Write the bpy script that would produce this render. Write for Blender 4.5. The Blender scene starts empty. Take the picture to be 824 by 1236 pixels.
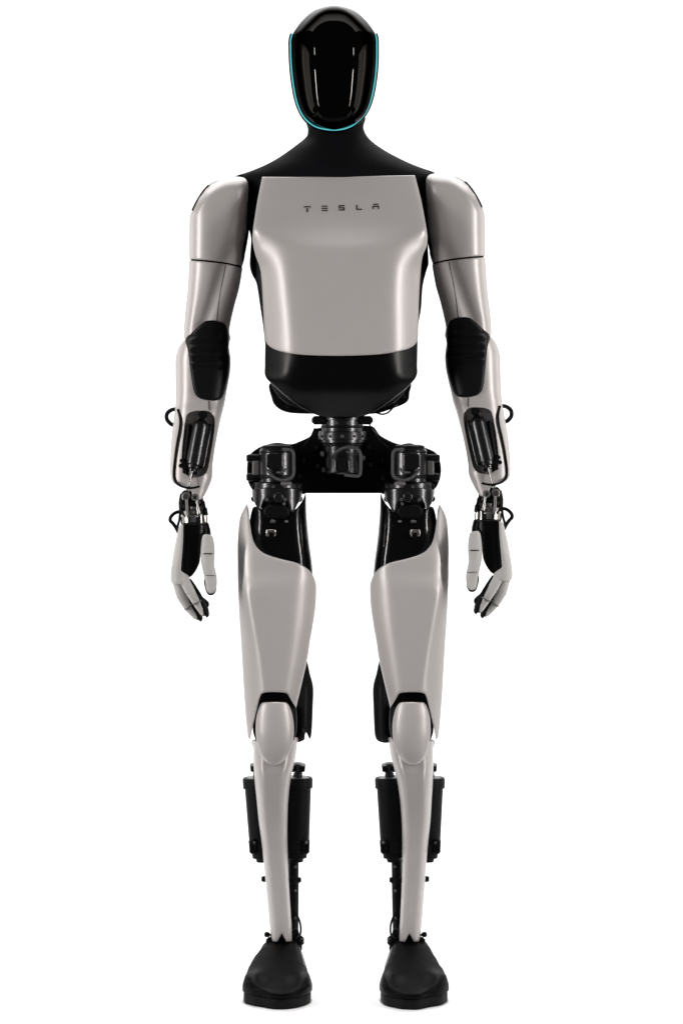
import bpy, bmesh, math, random
import numpy as np
from mathutils import Vector, Matrix
from mathutils.geometry import delaunay_2d_cdt

random.seed(7)
sc = bpy.context.scene
C = sc.collection

# ------------------------------------------------------------------ camera
D = 4.5            # metres from the lens to the robot's frontal plane
S = 685.2          # photograph pixels per metre on that plane
CX, CY, CZ = 412.0, 506.0, 1.0     # pixel of the optical axis, lens height
cam = bpy.data.cameras.new('camera')
cam.sensor_fit = 'VERTICAL'
cam.sensor_height = 36.0
cam.lens = 36.0 * D / (1236.0 / S)
cam.shift_y = -(618.0 - CY) / 1236.0
cam.clip_start = 0.05
cam.clip_end = 200
camo = bpy.data.objects.new('camera', cam)
C.objects.link(camo)
camo.location = (0, -D, CZ)
camo.rotation_euler = (math.radians(90), 0, 0)
sc.camera = camo

# ------------------------------------------------------------------ world and lamps (a white studio sweep)
w = bpy.data.worlds.new('World')
sc.world = w
w.use_nodes = True
bg = w.node_tree.nodes['Background']
bg.inputs[0].default_value = (1, 0.96, 0.95, 1)
bg.inputs[1].default_value = 0.07

sc.view_settings.view_transform = 'Standard'
sc.view_settings.look = 'None'
sc.view_settings.exposure = 0.08
sc.view_settings.gamma = 1.0
sc.cycles.max_bounces = 8
sc.cycles.diffuse_bounces = 3
sc.cycles.glossy_bounces = 4


def area(name, loc, target, sx, sy, power, col=(1, 1, 1), spread=180):
    l = bpy.data.lights.new(name, 'AREA')
    l.shape = 'RECTANGLE'
    l.size, l.size_y = sx, sy
    l.energy = power
    l.color = col
    l.spread = math.radians(spread)
    o = bpy.data.objects.new(name, l)
    C.objects.link(o)
    o.location = loc
    d = Vector(target) - Vector(loc)
    o.rotation_euler = d.to_track_quat('-Z', 'Y').to_euler()
    return o


# added background lamps, wash the sweep to clean white
area('backdrop_fill_lamp', (0, 1.5, 3.3), (0, 3.2, 0.6), 3.4, 0.8, 46)
area('backdrop_fill_lamp', (-2.7, 1.4, 1.2), (0.2, 3.3, 1.1), 0.7, 2.2, 16)
area('backdrop_fill_lamp', (2.7, 1.4, 1.2), (-0.2, 3.3, 1.1), 0.7, 2.2, 16)
# added overhead lamp, keeps the floor white
area('overhead_floor_fill', (0, 1.55, 3.4), (0, 1.1, 0), 3.6, 2.8, 100)
# added spot, brightens the floor by the feet and thins their contact shadow
spl = bpy.data.lights.new('floor_fill_spot', 'SPOT')
spl.energy = 235
spl.spot_size = math.radians(12.5)
spl.spot_blend = 0.45
spl.shadow_soft_size = 0.12
spo = bpy.data.objects.new('floor_fill_spot', spl)
C.objects.link(spo)
spo.location = (0, -0.95, 3.5)
spo.rotation_euler = (Vector((0, -0.17, 0)) - Vector(spo.location)).to_track_quat('-Z', 'Y').to_euler()
for sgn in (-1, 1):
    # tall soft boxes at the robot's sides
    area('side_softbox', (sgn * 2.15, 0.7, 1.5), (0, 0, 1.45), 1.5, 1.5, 4.5, (1, 0.94, 0.90), spread=110)
    # narrow strip lamps beside the lens
    area('strip_lamp', (sgn * 2.55, -1.5, 0.45), (0, 0, 0.78), 0.10, 0.6, 1.5, (1, 0.97, 0.95), spread=60)
    area('strip_lamp', (sgn * 2.55, -1.5, 1.45), (0, 0, 1.4), 0.10, 1.3, 8.6, (1, 0.97, 0.95), spread=80)
    area('strip_lamp', (sgn * 2.55, -1.5, 2.8), (0, 0, 1.5), 0.10, 0.35, 7, (1, 0.97, 0.95))


# ------------------------------------------------------------------ materials
def mat(name, col, rough=0.5, metal=0.0, spec=0.5, tint=1.0, coat=0.0, coat_rough=0.05, emit=None,
        estr=0.0, grain=0.0, gscale=300.0, rvar=0.0, bump=0.0, bscale=900.0):
    m = bpy.data.materials.new(name)
    m.use_nodes = True
    nt = m.node_tree
    b = nt.nodes['Principled BSDF']
    b.inputs['Base Color'].default_value = (*col, 1)
    b.inputs['Roughness'].default_value = rough
    b.inputs['Metallic'].default_value = metal
    b.inputs['Specular IOR Level'].default_value = spec
    b.inputs['Specular Tint'].default_value = (tint, tint, tint, 1)
    b.inputs['Coat Weight'].default_value = coat
    b.inputs['Coat Roughness'].default_value = coat_rough
    if emit:
        b.inputs['Emission Color'].default_value = (*emit, 1)
        b.inputs['Emission Strength'].default_value = estr
    tc = nt.nodes.new('ShaderNodeTexCoord')
    if grain > 0:
        n = nt.nodes.new('ShaderNodeTexNoise')
        n.inputs['Scale'].default_value = gscale
        n.inputs['Detail'].default_value = 4
        nt.links.new(tc.outputs['Object'], n.inputs['Vector'])
        mr = nt.nodes.new('ShaderNodeMapRange')
        mr.inputs['To Min'].default_value = 1 - grain
        mr.inputs['To Max'].default_value = 1 + grain
        nt.links.new(n.outputs['Fac'], mr.inputs['Value'])
        mx = nt.nodes.new('ShaderNodeVectorMath')
        mx.operation = 'SCALE'
        mx.inputs[0].default_value = col
        nt.links.new(mr.outputs[0], mx.inputs['Scale'])
        nt.links.new(mx.outputs[0], b.inputs['Base Color'])
    if rvar > 0:
        n2 = nt.nodes.new('ShaderNodeTexNoise')
        n2.inputs['Scale'].default_value = 14
        n2.inputs['Detail'].default_value = 5
        nt.links.new(tc.outputs['Object'], n2.inputs['Vector'])
        m2 = nt.nodes.new('ShaderNodeMapRange')
        m2.inputs['To Min'].default_value = rough - rvar
        m2.inputs['To Max'].default_value = rough + rvar
        nt.links.new(n2.outputs['Fac'], m2.inputs['Value'])
        nt.links.new(m2.outputs[0], b.inputs['Roughness'])
    if bump > 0:
        n3 = nt.nodes.new('ShaderNodeTexNoise')
        n3.inputs['Scale'].default_value = bscale
        nt.links.new(tc.outputs['Object'], n3.inputs['Vector'])
        bp = nt.nodes.new('ShaderNodeBump')
        bp.inputs['Strength'].default_value = bump
        bp.inputs['Distance'].default_value = 0.0005
        nt.links.new(n3.outputs['Fac'], bp.inputs['Height'])
        nt.links.new(bp.outputs[0], b.inputs['Normal'])
    return m


WHITE = mat('pearl_paint', (0.50, 0.473, 0.464), 0.385, metal=0.2, spec=0.3, coat=0.0, coat_rough=0.22, grain=0.03, gscale=35, rvar=0.03)
HANDW = mat('hand_plastic', (0.52, 0.51, 0.495), 0.45, grain=0.08, gscale=120, rvar=0.05)
VISOR = mat('visor_gloss', (0.0165, 0.0158, 0.0152), 0.045, metal=1.0, tint=0.4)
SKULL = mat('skull_black', (0.003, 0.003, 0.0035), 0.35, spec=0.05)
FABRIC = mat('collar_black', (0.006, 0.006, 0.007), 0.6, spec=0.02, grain=0.2, bump=0.3)
BELLY = mat('belly_black', (0.002, 0.002, 0.0023), 0.3, spec=0.15, rvar=0.03)
CORE = mat('core_black', (0.003, 0.003, 0.0035), 0.5, spec=0.12)
GLOSS = mat('housing_gloss', (0.002, 0.002, 0.0025), 0.14, spec=0.25, rvar=0.05)
RUBBER = mat('boot_rubber', (0.003, 0.003, 0.0035), 0.55, spec=0.12, grain=0.2, bump=0.3)
DMETAL = mat('actuator_metal', (0.06, 0.06, 0.062), 0.28, metal=0.95, grain=0.15)
SMETAL = mat('steel', (0.40, 0.39, 0.375), 0.3, metal=1.0)
GREYM = mat('cast_grey', (0.17, 0.165, 0.165), 0.45, metal=0.4, grain=0.12, rvar=0.08)
BAY = mat('bay_grey', (0.5, 0.48, 0.47), 0.5, grain=0.1)
BOOT = mat('elbow_rubber', (0.004, 0.004, 0.0045), 0.42, spec=0.17, grain=0.2, bump=0.2)
STRAP = mat('grey_cable', (0.06, 0.06, 0.062), 0.6, spec=0.3)
CABLE = mat('black_cable', (0.005, 0.005, 0.005), 0.55, spec=0.06)
FOOTM = mat('foot_rubber', (0.003, 0.0028, 0.0027), 0.36, spec=0.045, grain=0.35, gscale=60, bump=0.6, bscale=500, rvar=0.09)
SATIN = mat('satin_grey', (0.012, 0.012, 0.0125), 0.4, spec=0.3)
INK = mat('letter_ink', (0.02, 0.018, 0.018), 0.5)
SEAM = mat('seam_dark', (0.03, 0.028, 0.027), 0.7, spec=0.1)
GLOW = mat('cyan_light', (0.05, 0.2, 0.2), 0.4, emit=(0.07, 0.46, 0.50), estr=1.0)
PAPER = mat('white_sweep', (0.94, 0.94, 0.94), 0.9, spec=0.1)


# ------------------------------------------------------------------ pixel frames
def sc_at(y):
    return (D + y) / (S * D)


def pchip(pts):
    xs = np.array([p[0] for p in pts], float)
    ys = np.array([p[1] for p in pts], float)
    h = np.diff(xs)
    dl = np.diff(ys) / h
    m = np.zeros(len(xs))
    m[0], m[-1] = dl[0], dl[-1]
    for i in range(1, len(xs) - 1):
        if dl[i - 1] * dl[i] > 0:
            w1, w2 = 2 * h[i] + h[i - 1], h[i] + 2 * h[i - 1]
            m[i] = (w1 + w2) / (w1 / dl[i - 1] + w2 / dl[i])

    def f(q):
        q = np.clip(np.asarray(q, float), xs[0], xs[-1])
        i = np.clip(np.searchsorted(xs, q) - 1, 0, len(xs) - 2)
        t = (q - xs[i]) / h[i]
        return ((2 * t**3 - 3 * t**2 + 1) * ys[i] + (t**3 - 2 * t**2 + t) * h[i] * m[i]
                + (-2 * t**3 + 3 * t**2) * ys[i + 1] + (t**3 - t**2) * h[i] * m[i + 1])
    return f


class Frame:
    """Turns photograph pixels plus a depth into metres; the other side of the body mirrors about its own axis."""
    def __init__(self, axis=None, dy=0.0):
        self.axis, self.dy = axis, dy

    def P(self, px, py, y):
        if self.axis is not None:
            px = 2 * float(self.axis(py)) - px
            py = py - self.dy
        s = sc_at(y)
        return Vector(((px - CX) * s, y, CZ - (py - CY) * s))


MID = Frame()
ARM = {-1: MID, 1: Frame(pchip([(200, 406.5), (430, 407.5), (540, 410), (620, 411.5), (700, 412), (760, 412)]), 4)}
LEG = {-1: MID, 1: Frame(pchip([(530, 414), (700, 414), (880, 414), (1010, 416), (1130, 417), (1230, 417)]), 0)}


# ------------------------------------------------------------------ mesh helpers
def link(name, me, m, parent, label=None, sharp=38):
    for mm in (m if isinstance(m, (list, tuple)) else [m]):
        me.materials.append(mm)
    for p in me.polygons:
        p.use_smooth = True
    me.set_sharp_from_angle(angle=math.radians(sharp))
    o = bpy.data.objects.new(name, me)
    C.objects.link(o)
    if parent is not None:
        o.parent = parent
    if label:
        o['label'] = label
    return o


def finish(bm, name):
    bmesh.ops.recalc_face_normals(bm, faces=bm.faces[:])
    me = bpy.data.meshes.new(name)
    bm.to_mesh(me)
    bm.free()
    return me


def smooth_poly(pts, step=2.0):
    P = [np.array(p[:2], float) for p in pts]
    corner = [len(p) > 2 and bool(p[2]) for p in pts]
    n = len(P)
    out = []
    for i in range(n):
        p1, p2 = P[i], P[(i + 1) % n]
        p0 = p1 if corner[i] else P[i - 1]
        p3 = p2 if corner[(i + 1) % n] else P[(i + 2) % n]
        L = np.linalg.norm(p2 - p1)
        k = max(1, int(round(L / step)))
        # tangents limited by the segment length keep the outline from overshooting
        def tan(a, b):
            t = (b - a) * 0.5
            l = np.linalg.norm(t)
            return t * min(1.0, 1.2 * L / l) if l > 1e-9 else t
        m1, m2 = tan(p0, p2), tan(p1, p3)
        for j in range(k):
            t = j / k
            out.append((2 * t**3 - 3 * t**2 + 1) * p1 + (t**3 - 2 * t**2 + t) * m1
                       + (-2 * t**3 + 3 * t**2) * p2 + (t**3 - t**2) * m2)
    return np.array(out)


def seg_dist(q, loop):
    a = loop
    b = np.roll(loop, -1, axis=0)
    ab = b - a
    L2 = (ab**2).sum(1) + 1e-12
    res = np.empty(len(q))
    for s in range(0, len(q), 2000):
        qq = q[s:s + 2000]
        d = qq[:, None, :] - a[None]
        t = np.clip((d * ab[None]).sum(2) / L2[None], 0, 1)
        r = d - t[:, :, None] * ab[None]
        res[s:s + 2000] = np.sqrt((r**2).sum(2).min(1))
    return res


def inside(q, loop):
    x, y = q[:, 0], q[:, 1]
    c = np.zeros(len(q), bool)
    n = len(loop)
    for i in range(n):
        x1, y1 = loop[i]
        x2, y2 = loop[(i + 1) % n]
        if y1 == y2:
            continue
        hit = ((y1 > y) != (y2 > y)) & (x < (x2 - x1) * (y - y1) / (y2 - y1) + x1)
        c ^= hit
    return c


def triangulate(loop, hole, step, insets):
    pts = [loop]
    n = len(loop)
    edges = [(i, (i + 1) % n) for i in range(n)]
    if hole is not None:
        k = len(hole)
        edges += [(n + i, n + (i + 1) % k) for i in range(k)]
        pts.append(hole)
    area2 = np.sum(loop[:, 0] * np.roll(loop[:, 1], -1) - np.roll(loop[:, 0], -1) * loop[:, 1])
    tg = np.roll(loop, -1, axis=0) - np.roll(loop, 1, axis=0)
    tg /= np.linalg.norm(tg, axis=1)[:, None] + 1e-9
    nrm = np.stack([-tg[:, 1], tg[:, 0]], 1) * (1 if area2 > 0 else -1)
    for off in insets:
        q = loop + nrm * off
        ok = inside(q, loop)
        q = q[ok]
        if len(q):
            q = q[seg_dist(q, loop) > off * 0.93]
        if hole is not None and len(q):
            q = q[seg_dist(q, hole) > 1.2]
        if len(q):
            pts.append(q)
    lo, hi = loop.min(0), loop.max(0)
    gx = np.arange(lo[0] + step / 2, hi[0], step)
    gy = np.arange(lo[1] + step / 2, hi[1], step)
    g = np.array([(x + (step / 2 if j % 2 else 0), y) for j, y in enumerate(gy) for x in gx])
    if len(g):
        g = g[inside(g, loop)]
    if len(g):
        g = g[seg_dist(g, loop) > max(insets) + step * 0.45]
    if hole is not None and len(g):
        g = g[seg_dist(g, hole) > 1.2]
    if len(g):
        pts.append(g)
    allp = np.concatenate(pts)
    r = delaunay_2d_cdt([Vector(p) for p in allp], edges, [], 0, 1e-5)
    v = np.array([(p.x, p.y) for p in r[0]])
    f = np.array([list(t) for t in r[2]], int)
    cen = v[f].mean(1)
    f = f[inside(cen, loop)]
    return v, f


def solid(name, outline, front, back, m, parent, fr=MID, hole=None, hole_depth=0.03, rim=2.0, step=4.0,
          label=None, sharp=38, lstep=2.0, mapper=None):
    """A closed body from an outline: a front relief and a back relief (depths in metres) with rounded rims."""
    loop = smooth_poly(outline, lstep)
    hl = smooth_poly(hole, lstep) if hole is not None else None
    ins = [x * rim / 2.0 for x in (0.25, 0.8, 1.6)] if rim > 0 else [1.0]
    v, f = triangulate(loop, hl, step, ins + [max(3.2, ins[-1] + 1.5)])
    d = seg_dist(v, loop)
    rr = np.where(d < rim, rim - np.sqrt(np.maximum(0, rim**2 - (rim - d)**2)), 0) / S if rim > 0 else 0 * d
    yf = front(v[:, 0], v[:, 1]) + rr
    yb = back(v[:, 0], v[:, 1]) - rr
    yb = np.maximum(yb, yf + 0.0008)
    mp = mapper or (lambda x, yy, dep: fr.P(x, yy, dep))
    bm = bmesh.new()
    nv = len(v)
    F = [bm.verts.new(mp(v[i, 0], v[i, 1], yf[i])) for i in range(nv)]
    B = [bm.verts.new(mp(v[i, 0], v[i, 1], yb[i])) for i in range(nv)]
    if hl is not None:
        inh = inside(v[f].mean(1), hl)
    else:
        inh = np.zeros(len(f), bool)
    H = {}
    for t, ih in zip(f, inh):
        a, b, c = (int(x) for x in t)
        bm.faces.new((B[c], B[b], B[a]))
        if not ih:
            bm.faces.new((F[a], F[b], F[c]))
        else:
            vs = []
            for i in (a, b, c):
                if i not in H:
                    H[i] = bm.verts.new(mp(v[i, 0], v[i, 1], min(yf[i] + hole_depth, yb[i] - 0.001)))
                vs.append(H[i])
            fc = bm.faces.new(vs)
            fc.material_index = 1
    cnt = {}
    for t in f:
        for i in range(3):
            a, b = int(t[i]), int(t[(i + 1) % 3])
            cnt.setdefault((min(a, b), max(a, b)), []).append((a, b))
    for k, l in cnt.items():
        if len(l) == 1:
            a, b = l[0]
            bm.faces.new((F[b], F[a], B[a], B[b]))
    if hl is not None:
        ec = {}
        for t, ih in zip(f, inh):
            for i in range(3):
                a, b = int(t[i]), int(t[(i + 1) % 3])
                ec.setdefault((min(a, b), max(a, b)), set()).add(bool(ih))
        for (a, b), s in ec.items():
            if len(s) == 2:
                fc = bm.faces.new((F[a], F[b], H[b], H[a]))
                fc.material_index = 0
    return link(name, finish(bm, name), m, parent, label, sharp)


def limb(L, R, yc, d, n=2.4, sign=-1):
    """Depth of a rounded limb between the edge tables L and R."""
    def f(px, py):
        l, r = L(py), R(py)
        u = np.clip(np.abs((2 * px - l - r) / np.maximum(r - l, 1e-6)), 0, 1)
        return yc(py) + sign * d(py) * np.maximum(0, 1 - u**n) ** (1.0 / n)
    return f


def smax(a, b, k):
    return 0.5 * (a + b + np.sqrt((a - b)**2 + k * k))


def smin(a, b, k):
    return 0.5 * (a + b - np.sqrt((a - b)**2 + k * k))


def const(c):
    return lambda px, py: np.full(np.shape(px), float(c))


def K(c):
    return lambda py: np.full(np.shape(py), float(c))


def frames_along(pts):
    n = len(pts)
    tans = []
    for i in range(n):
        a, b = pts[max(0, i - 1)], pts[min(n - 1, i + 1)]
        tans.append((b - a).normalized())
    ref = Vector((0, 1, 0)) if abs(tans[0].y) < 0.9 else Vector((1, 0, 0))
    u = (ref - tans[0] * ref.dot(tans[0])).normalized()
    out = []
    for t in tans:
        u = (u - t * u.dot(t)).normalized()
        out.append((u, t.cross(u)))
    return out


def catmull(pts, k=6):
    out = []
    n = len(pts)
    for i in range(n - 1):
        p0, p1, p2, p3 = pts[max(0, i - 1)], pts[i], pts[i + 1], pts[min(n - 1, i + 2)]
        for j in range(k):
            t = j / k
            out.append(0.5 * ((2 * p1) + (p2 - p0) * t + (2 * p0 - 5 * p1 + 4 * p2 - p3) * t**2
                              + (3 * p1 - p0 - 3 * p2 + p3) * t**3))
    out.append(pts[-1].copy())
    return out


def add_tube(bm, pts, rad, seg=10, flat=1.0, caps=True):
    n = len(pts)
    rad = rad if isinstance(rad, (list, tuple, np.ndarray)) else [rad] * n
    rings = []
    for p, (u, v), r in zip(pts, frames_along(pts), rad):
        rings.append([bm.verts.new(p + (u * math.cos(2 * math.pi * i / seg) * flat + v * math.sin(2 * math.pi * i / seg)) * r)
                      for i in range(seg)])
    for a, b in zip(rings, rings[1:]):
        for i in range(seg):
            bm.faces.new((a[i], a[(i + 1) % seg], b[(i + 1) % seg], b[i]))
    if caps:
        bm.faces.new(rings[0][::-1])
        bm.faces.new(rings[-1])


def tube(name, pts, rad, m, parent, seg=10, k=6, flat=1.0, smooth=True):
    """pts: list of Vector; rad: a radius or one radius per point."""
    q = catmull(pts, k) if smooth else pts
    if isinstance(rad, (list, tuple)) and smooth:
        rad = list(np.interp(np.linspace(0, 1, len(q)), np.linspace(0, 1, len(rad)), rad))
    bm = bmesh.new()
    add_tube(bm, q, rad, seg, flat)
    return link(name, finish(bm, name), m, parent)


def lathe(name, a, b, prof, m, parent, seg=40, sharp=38):
    """Turned body between the points a and b; prof = (place along the axis 0..1, radius in metres)."""
    ax = b - a
    t = ax.normalized()
    ref = Vector((0, 1, 0)) if abs(t.y) < 0.9 else Vector((1, 0, 0))
    u = (ref - t * ref.dot(t)).normalized()
    v = t.cross(u)
    bm = bmesh.new()
    rings = []
    for s, r in prof:
        c = a + ax * s
        rings.append([bm.verts.new(c + (u * math.cos(2 * math.pi * i / seg) + v * math.sin(2 * math.pi * i / seg)) * max(r, 1e-5))
                      for i in range(seg)])
    for p, q in zip(rings, rings[1:]):
        for i in range(seg):
            bm.faces.new((p[i], p[(i + 1) % seg], q[(i + 1) % seg], q[i]))
    bm.faces.new(rings[0][::-1])
    bm.faces.new(rings[-1])
    return link(name, finish(bm, name), m, parent, sharp=sharp)


def bolt(name, fr, px, py, y, rpx, m, parent, h=0.006):
    """Socket-head screw pointing at the front."""
    a = fr.P(px, py, y)
    r = rpx / S
    return lathe(name, a, a + Vector((0, -h, 0)),
                 [(0, r), (0.8, r), (1.0, r * 0.88), (1.0, r * 0.5), (0.45, r * 0.48), (0.45, 0.0001)], m, parent, seg=14)


def block(name, fr, x0, x1, y0, y1, f, b, m, parent, r=1.5, step=4.0):
    """Rounded block between pixel bounds and depths f..b."""
    c = min(r * 1.6, (x1 - x0) / 3, (y1 - y0) / 3)
    o = [(x0 + c, y0), (x1 - c, y0), (x1, y0 + c), (x1, y1 - c), (x1 - c, y1), (x0 + c, y1), (x0, y1 - c), (x0, y0 + c)]
    return solid(name, [(p[0], p[1], 1) for p in o], const(f), const(b), m, parent, fr, rim=r, step=step)


# ------------------------------------------------------------------ setting: seamless white sweep
def sweep():
    prof = [(-0.31, 0.0), (0.0, 0.0), (1.6, 0.0)]
    for i in range(1, 15):
        a = math.pi / 2 * i / 14
        prof.append((1.6 + 1.4 * math.sin(a), 1.4 * (1 - math.cos(a))))
    prof.append((3.0, 5.0))
    bm = bmesh.new()
    cols = []
    for x in (-2.5, 2.5):
        cols.append([bm.verts.new((x, p[0], p[1])) for p in prof])
    for i in range(len(prof) - 1):
        bm.faces.new((cols[0][i], cols[1][i], cols[1][i + 1], cols[0][i + 1]))
    me = bpy.data.meshes.new('backdrop')
    bm.to_mesh(me)
    bm.free()
    o = link('backdrop', me, PAPER, None, sharp=60)
    o['kind'] = 'structure'
    o['label'] = 'seamless white studio backdrop curving into the floor'
    o['category'] = 'backdrop'


sweep()

# ------------------------------------------------------------------ the robot
robot = bpy.data.objects.new('humanoid_robot', None)
C.objects.link(robot)
robot['label'] = 'standing humanoid robot with pearl white panels, glossy black face and black feet'
robot['category'] = 'robot'

# ---- head -------------------------------------------------------------
HX = 403.0
hw = pchip([(6, 0.5), (7, 9), (9.5, 18.5), (14, 27), (20, 34), (33, 45), (42, 50), (56, 51.2), (76, 51), (99, 48.7),
            (122, 44.5), (138, 38), (148, 28), (153.5, 17), (156, 8), (157, 0.5)])
hnose = pchip([(6, -.004), (7, -.026), (9.5, -.046), (14, -.066), (20, -.082), (33, -.1015), (50, -.112), (70, -.1175), (90, -.1195), (110, -.118), (126, -.114), (140, -.105), (149, -.092), (154, -.077), (156, -.065), (157, -.054)])
hfront = lambda py: hseam(py) - hnose(py)
hseam = pchip([(6, .0), (25, -.02), (45, -.033), (60, -.036), (100, -.038), (140, -.045), (157, -.05)])


def head_half(name, sign, m, depthf, shrink=0.0, parent=None):
    bm = bmesh.new()
    rows = np.unique(np.concatenate([np.linspace(6, 12, 9), np.linspace(12, 148, 60), np.linspace(148, 157, 14)]))
    N = 48
    grid = []
    for py in rows:
        wv = float(hw(py)) - shrink
        wv = max(wv, 0.3)
        dv = float(depthf(py))
        ys = float(hseam(py))
        row = []
        for i in range(N + 1):
            a = math.pi * i / N
            ca, sa = math.cos(a), math.sin(a)
            n = 2.3
            x = math.copysign(abs(ca) ** (2 / n), ca)
            z = abs(sa) ** (2 / n)
            if sign < 0:      # the visor meets its rim at an angle
                x = -math.cos(a) * -1.0
                z = 1 - abs(x) ** 3.4
            row.append(bm.verts.new(MID.P(HX - wv * x, py, ys + sign * dv * z)))
        grid.append(row)
    for r0, r1 in zip(grid, grid[1:]):
        for i in range(N):
            bm.faces.new((r0[i], r0[i + 1], r1[i + 1], r1[i]))
        bm.faces.new((r0[0], r1[0], r1[N], r0[N]))
    bm.faces.new(grid[0])
    bm.faces.new(grid[-1])
    bmesh.ops.remove_doubles(bm, verts=bm.verts[:], dist=1e-6)
    return link(name, finish(bm, name), m, parent, sharp=60)


hback = pchip([(6, .004), (12, .055), (25, .095), (60, .135), (100, .13), (135, .10), (157, .05)])
head = head_half('head', 1, SKULL, hback, 0.0, robot)
visor = head_half('visor', -1, VISOR, hfront, 0.0, head)
visor['label'] = 'glossy black face visor'
strip_px = [(352.6, 41), (350.8, 48), (350.6, 56), (351.2, 76), (353.5, 99), (357.6, 121), (363.8, 137), (373, 148), (385, 154.5), (402.5, 157),
            (417, 155), (429, 149), (440.5, 137), (447.5, 121), (452, 99), (454.3, 76), (454.6, 56), (454.4, 48), (453, 41)]
sp = [MID.P(x, y, float(hseam(y)) - 0.004) for x, y in strip_px]
tube('light_strip', sp, 0.78 / S, GLOW, head, seg=8, k=5)
rp = [MID.P(HX + (x - HX) * 1.012, y + (0.8 if y > 140 else 0), float(hseam(y)) + 0.004) for x, y in strip_px]
tube('visor_rim', rp, 2.3 / S, SKULL, head, seg=10, k=5)
lathe('camera_lens', MID.P(387, 80, -.106), MID.P(387, 80, -.108), [(0, 1.0 / S), (1, 1.0 / S)], SATIN, head, seg=12)

# ---- neck and collar --------------------------------------------------
nl = [(371.5, 140), (371.5, 157), (369.5, 165), (355, 177), (336.5, 190), (320, 199), (302, 206.5), (284, 212.3, 1), (291, 218), (296, 228), (300, 240), (301.5, 262), (303, 280), (307, 290)]
nr = [(438.6, 140), (438.6, 155), (446, 168), (464.4, 181.6), (490, 195), (508, 202.3), (520, 206.5), (525, 209.5), (525, 219), (521, 228), (519, 250), (517, 275), (512, 290)]
Lt = pchip([(135, 371), (157, 371), (166, 368), (177, 352), (190, 332), (200, 312), (214, 292), (300, 292)])
Rt = pchip([(135, 439), (155, 439), (168, 447), (182, 466), (195, 493), (204, 512), (214, 525), (300, 525)])
ncy = pchip([(135, .02), (165, .02), (212, .015), (300, .0)])
ndp = pchip([(135, .052), (160, .056), (185, .074), (205, .088), (215, .09), (300, .09)])
solid('collar', nl + nr[::-1], limb(Lt, Rt, ncy, ndp, 2.2), limb(Lt, Rt, ncy, ndp, 2.2, 1),
      FABRIC, robot, rim=1.5, step=5)

# ---- torso core (black side body behind the chest panel) ---------------
core = [(304, 240), (303, 290), (301.3, 319), (304, 331), (309.5, 342), (314, 370), (317, 390), (322, 430), (330, 470), (360, 492), (460, 492),
        (490, 470), (500, 430), (505, 390), (508, 372), (510, 345), (515, 325), (517, 318), (516, 290), (517, 240)]
solid('torso_core', core, limb(K(300), K(520), K(0.0), K(.07), 3), limb(K(300), K(520), K(0.01), K(.12), 2.6, 1), CORE, robot, rim=3, step=7)

# ---- chest panel --------------------------------------------------------
cl = pchip([(200, 340), (298, 338.5), (323, 341), (360, 347), (400, 353), (430, 356)])
cr = pchip([(200, 483), (298, 483.5), (323, 480), (360, 476), (400, 474), (430, 472)])
EL = pchip([(205, 317), (213, 316.5), (238, 311.5), (272, 306), (286, 304.7), (306, 308), (323, 313.5), (347, 316), (400, 319.5), (430, 321)])
ER = pchip([(205, 500), (212, 500.4), (241, 508), (268, 513), (286, 515.3), (296, 515.3), (309, 510), (330, 507), (360, 505.5), (400, 504.5), (430, 503)])


def chest_front(px, py):
    F = -0.150 + 0.06 * np.maximum(0, (py - 300) / S) - 0.0035 * (1 - ((px - 411) / 75) ** 2).clip(-1, 1)
    sl_ = pchip([(213, .28), (272, .32), (300, .62), (332, .95), (430, .95)])(py)
    Lp = -0.150 + sl_ * (cl(py) - px) / S
    Rp = -0.150 + sl_ * (px - cr(py)) / S
    U = -0.150 + 0.60 * (299 - py) / S
    y = smax(F, smax(Lp, Rp, 0.002), 0.017)
    y = smax(y, U, 0.0055)
    # sides turn away near the rim
    e = np.minimum(px - EL(py), ER(py) - px)
    y = y + 0.005 * np.exp(-np.maximum(e, 0) / 4.0)
    return y


ch = [(316.5, 213.5, 1), (345, 213.6), (410, 213.2), (470, 212), (500.4, 211.5, 1), (507.9, 241), (513, 268), (515.5, 286), (514.5, 297), (509.6, 310), (507.2, 330), (505.5, 360),
      (504.5, 400), (503.8, 409), (499.4, 417), (487.5, 422.5), (460, 427.4), (423, 429.3), (389, 429.3), (358, 427.6), (338, 424), (326, 418.5),
      (320.3, 411), (319, 400), (316.5, 350), (314, 325), (308, 307), (305, 292), (304.8, 285), (306, 272), (311.5, 238)]
chest = solid('chest_panel', ch, chest_front, lambda px, py: np.maximum(chest_front(px, py) + 0.02, -0.085), WHITE, robot, rim=1.2, step=3.0, sharp=50)


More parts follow.
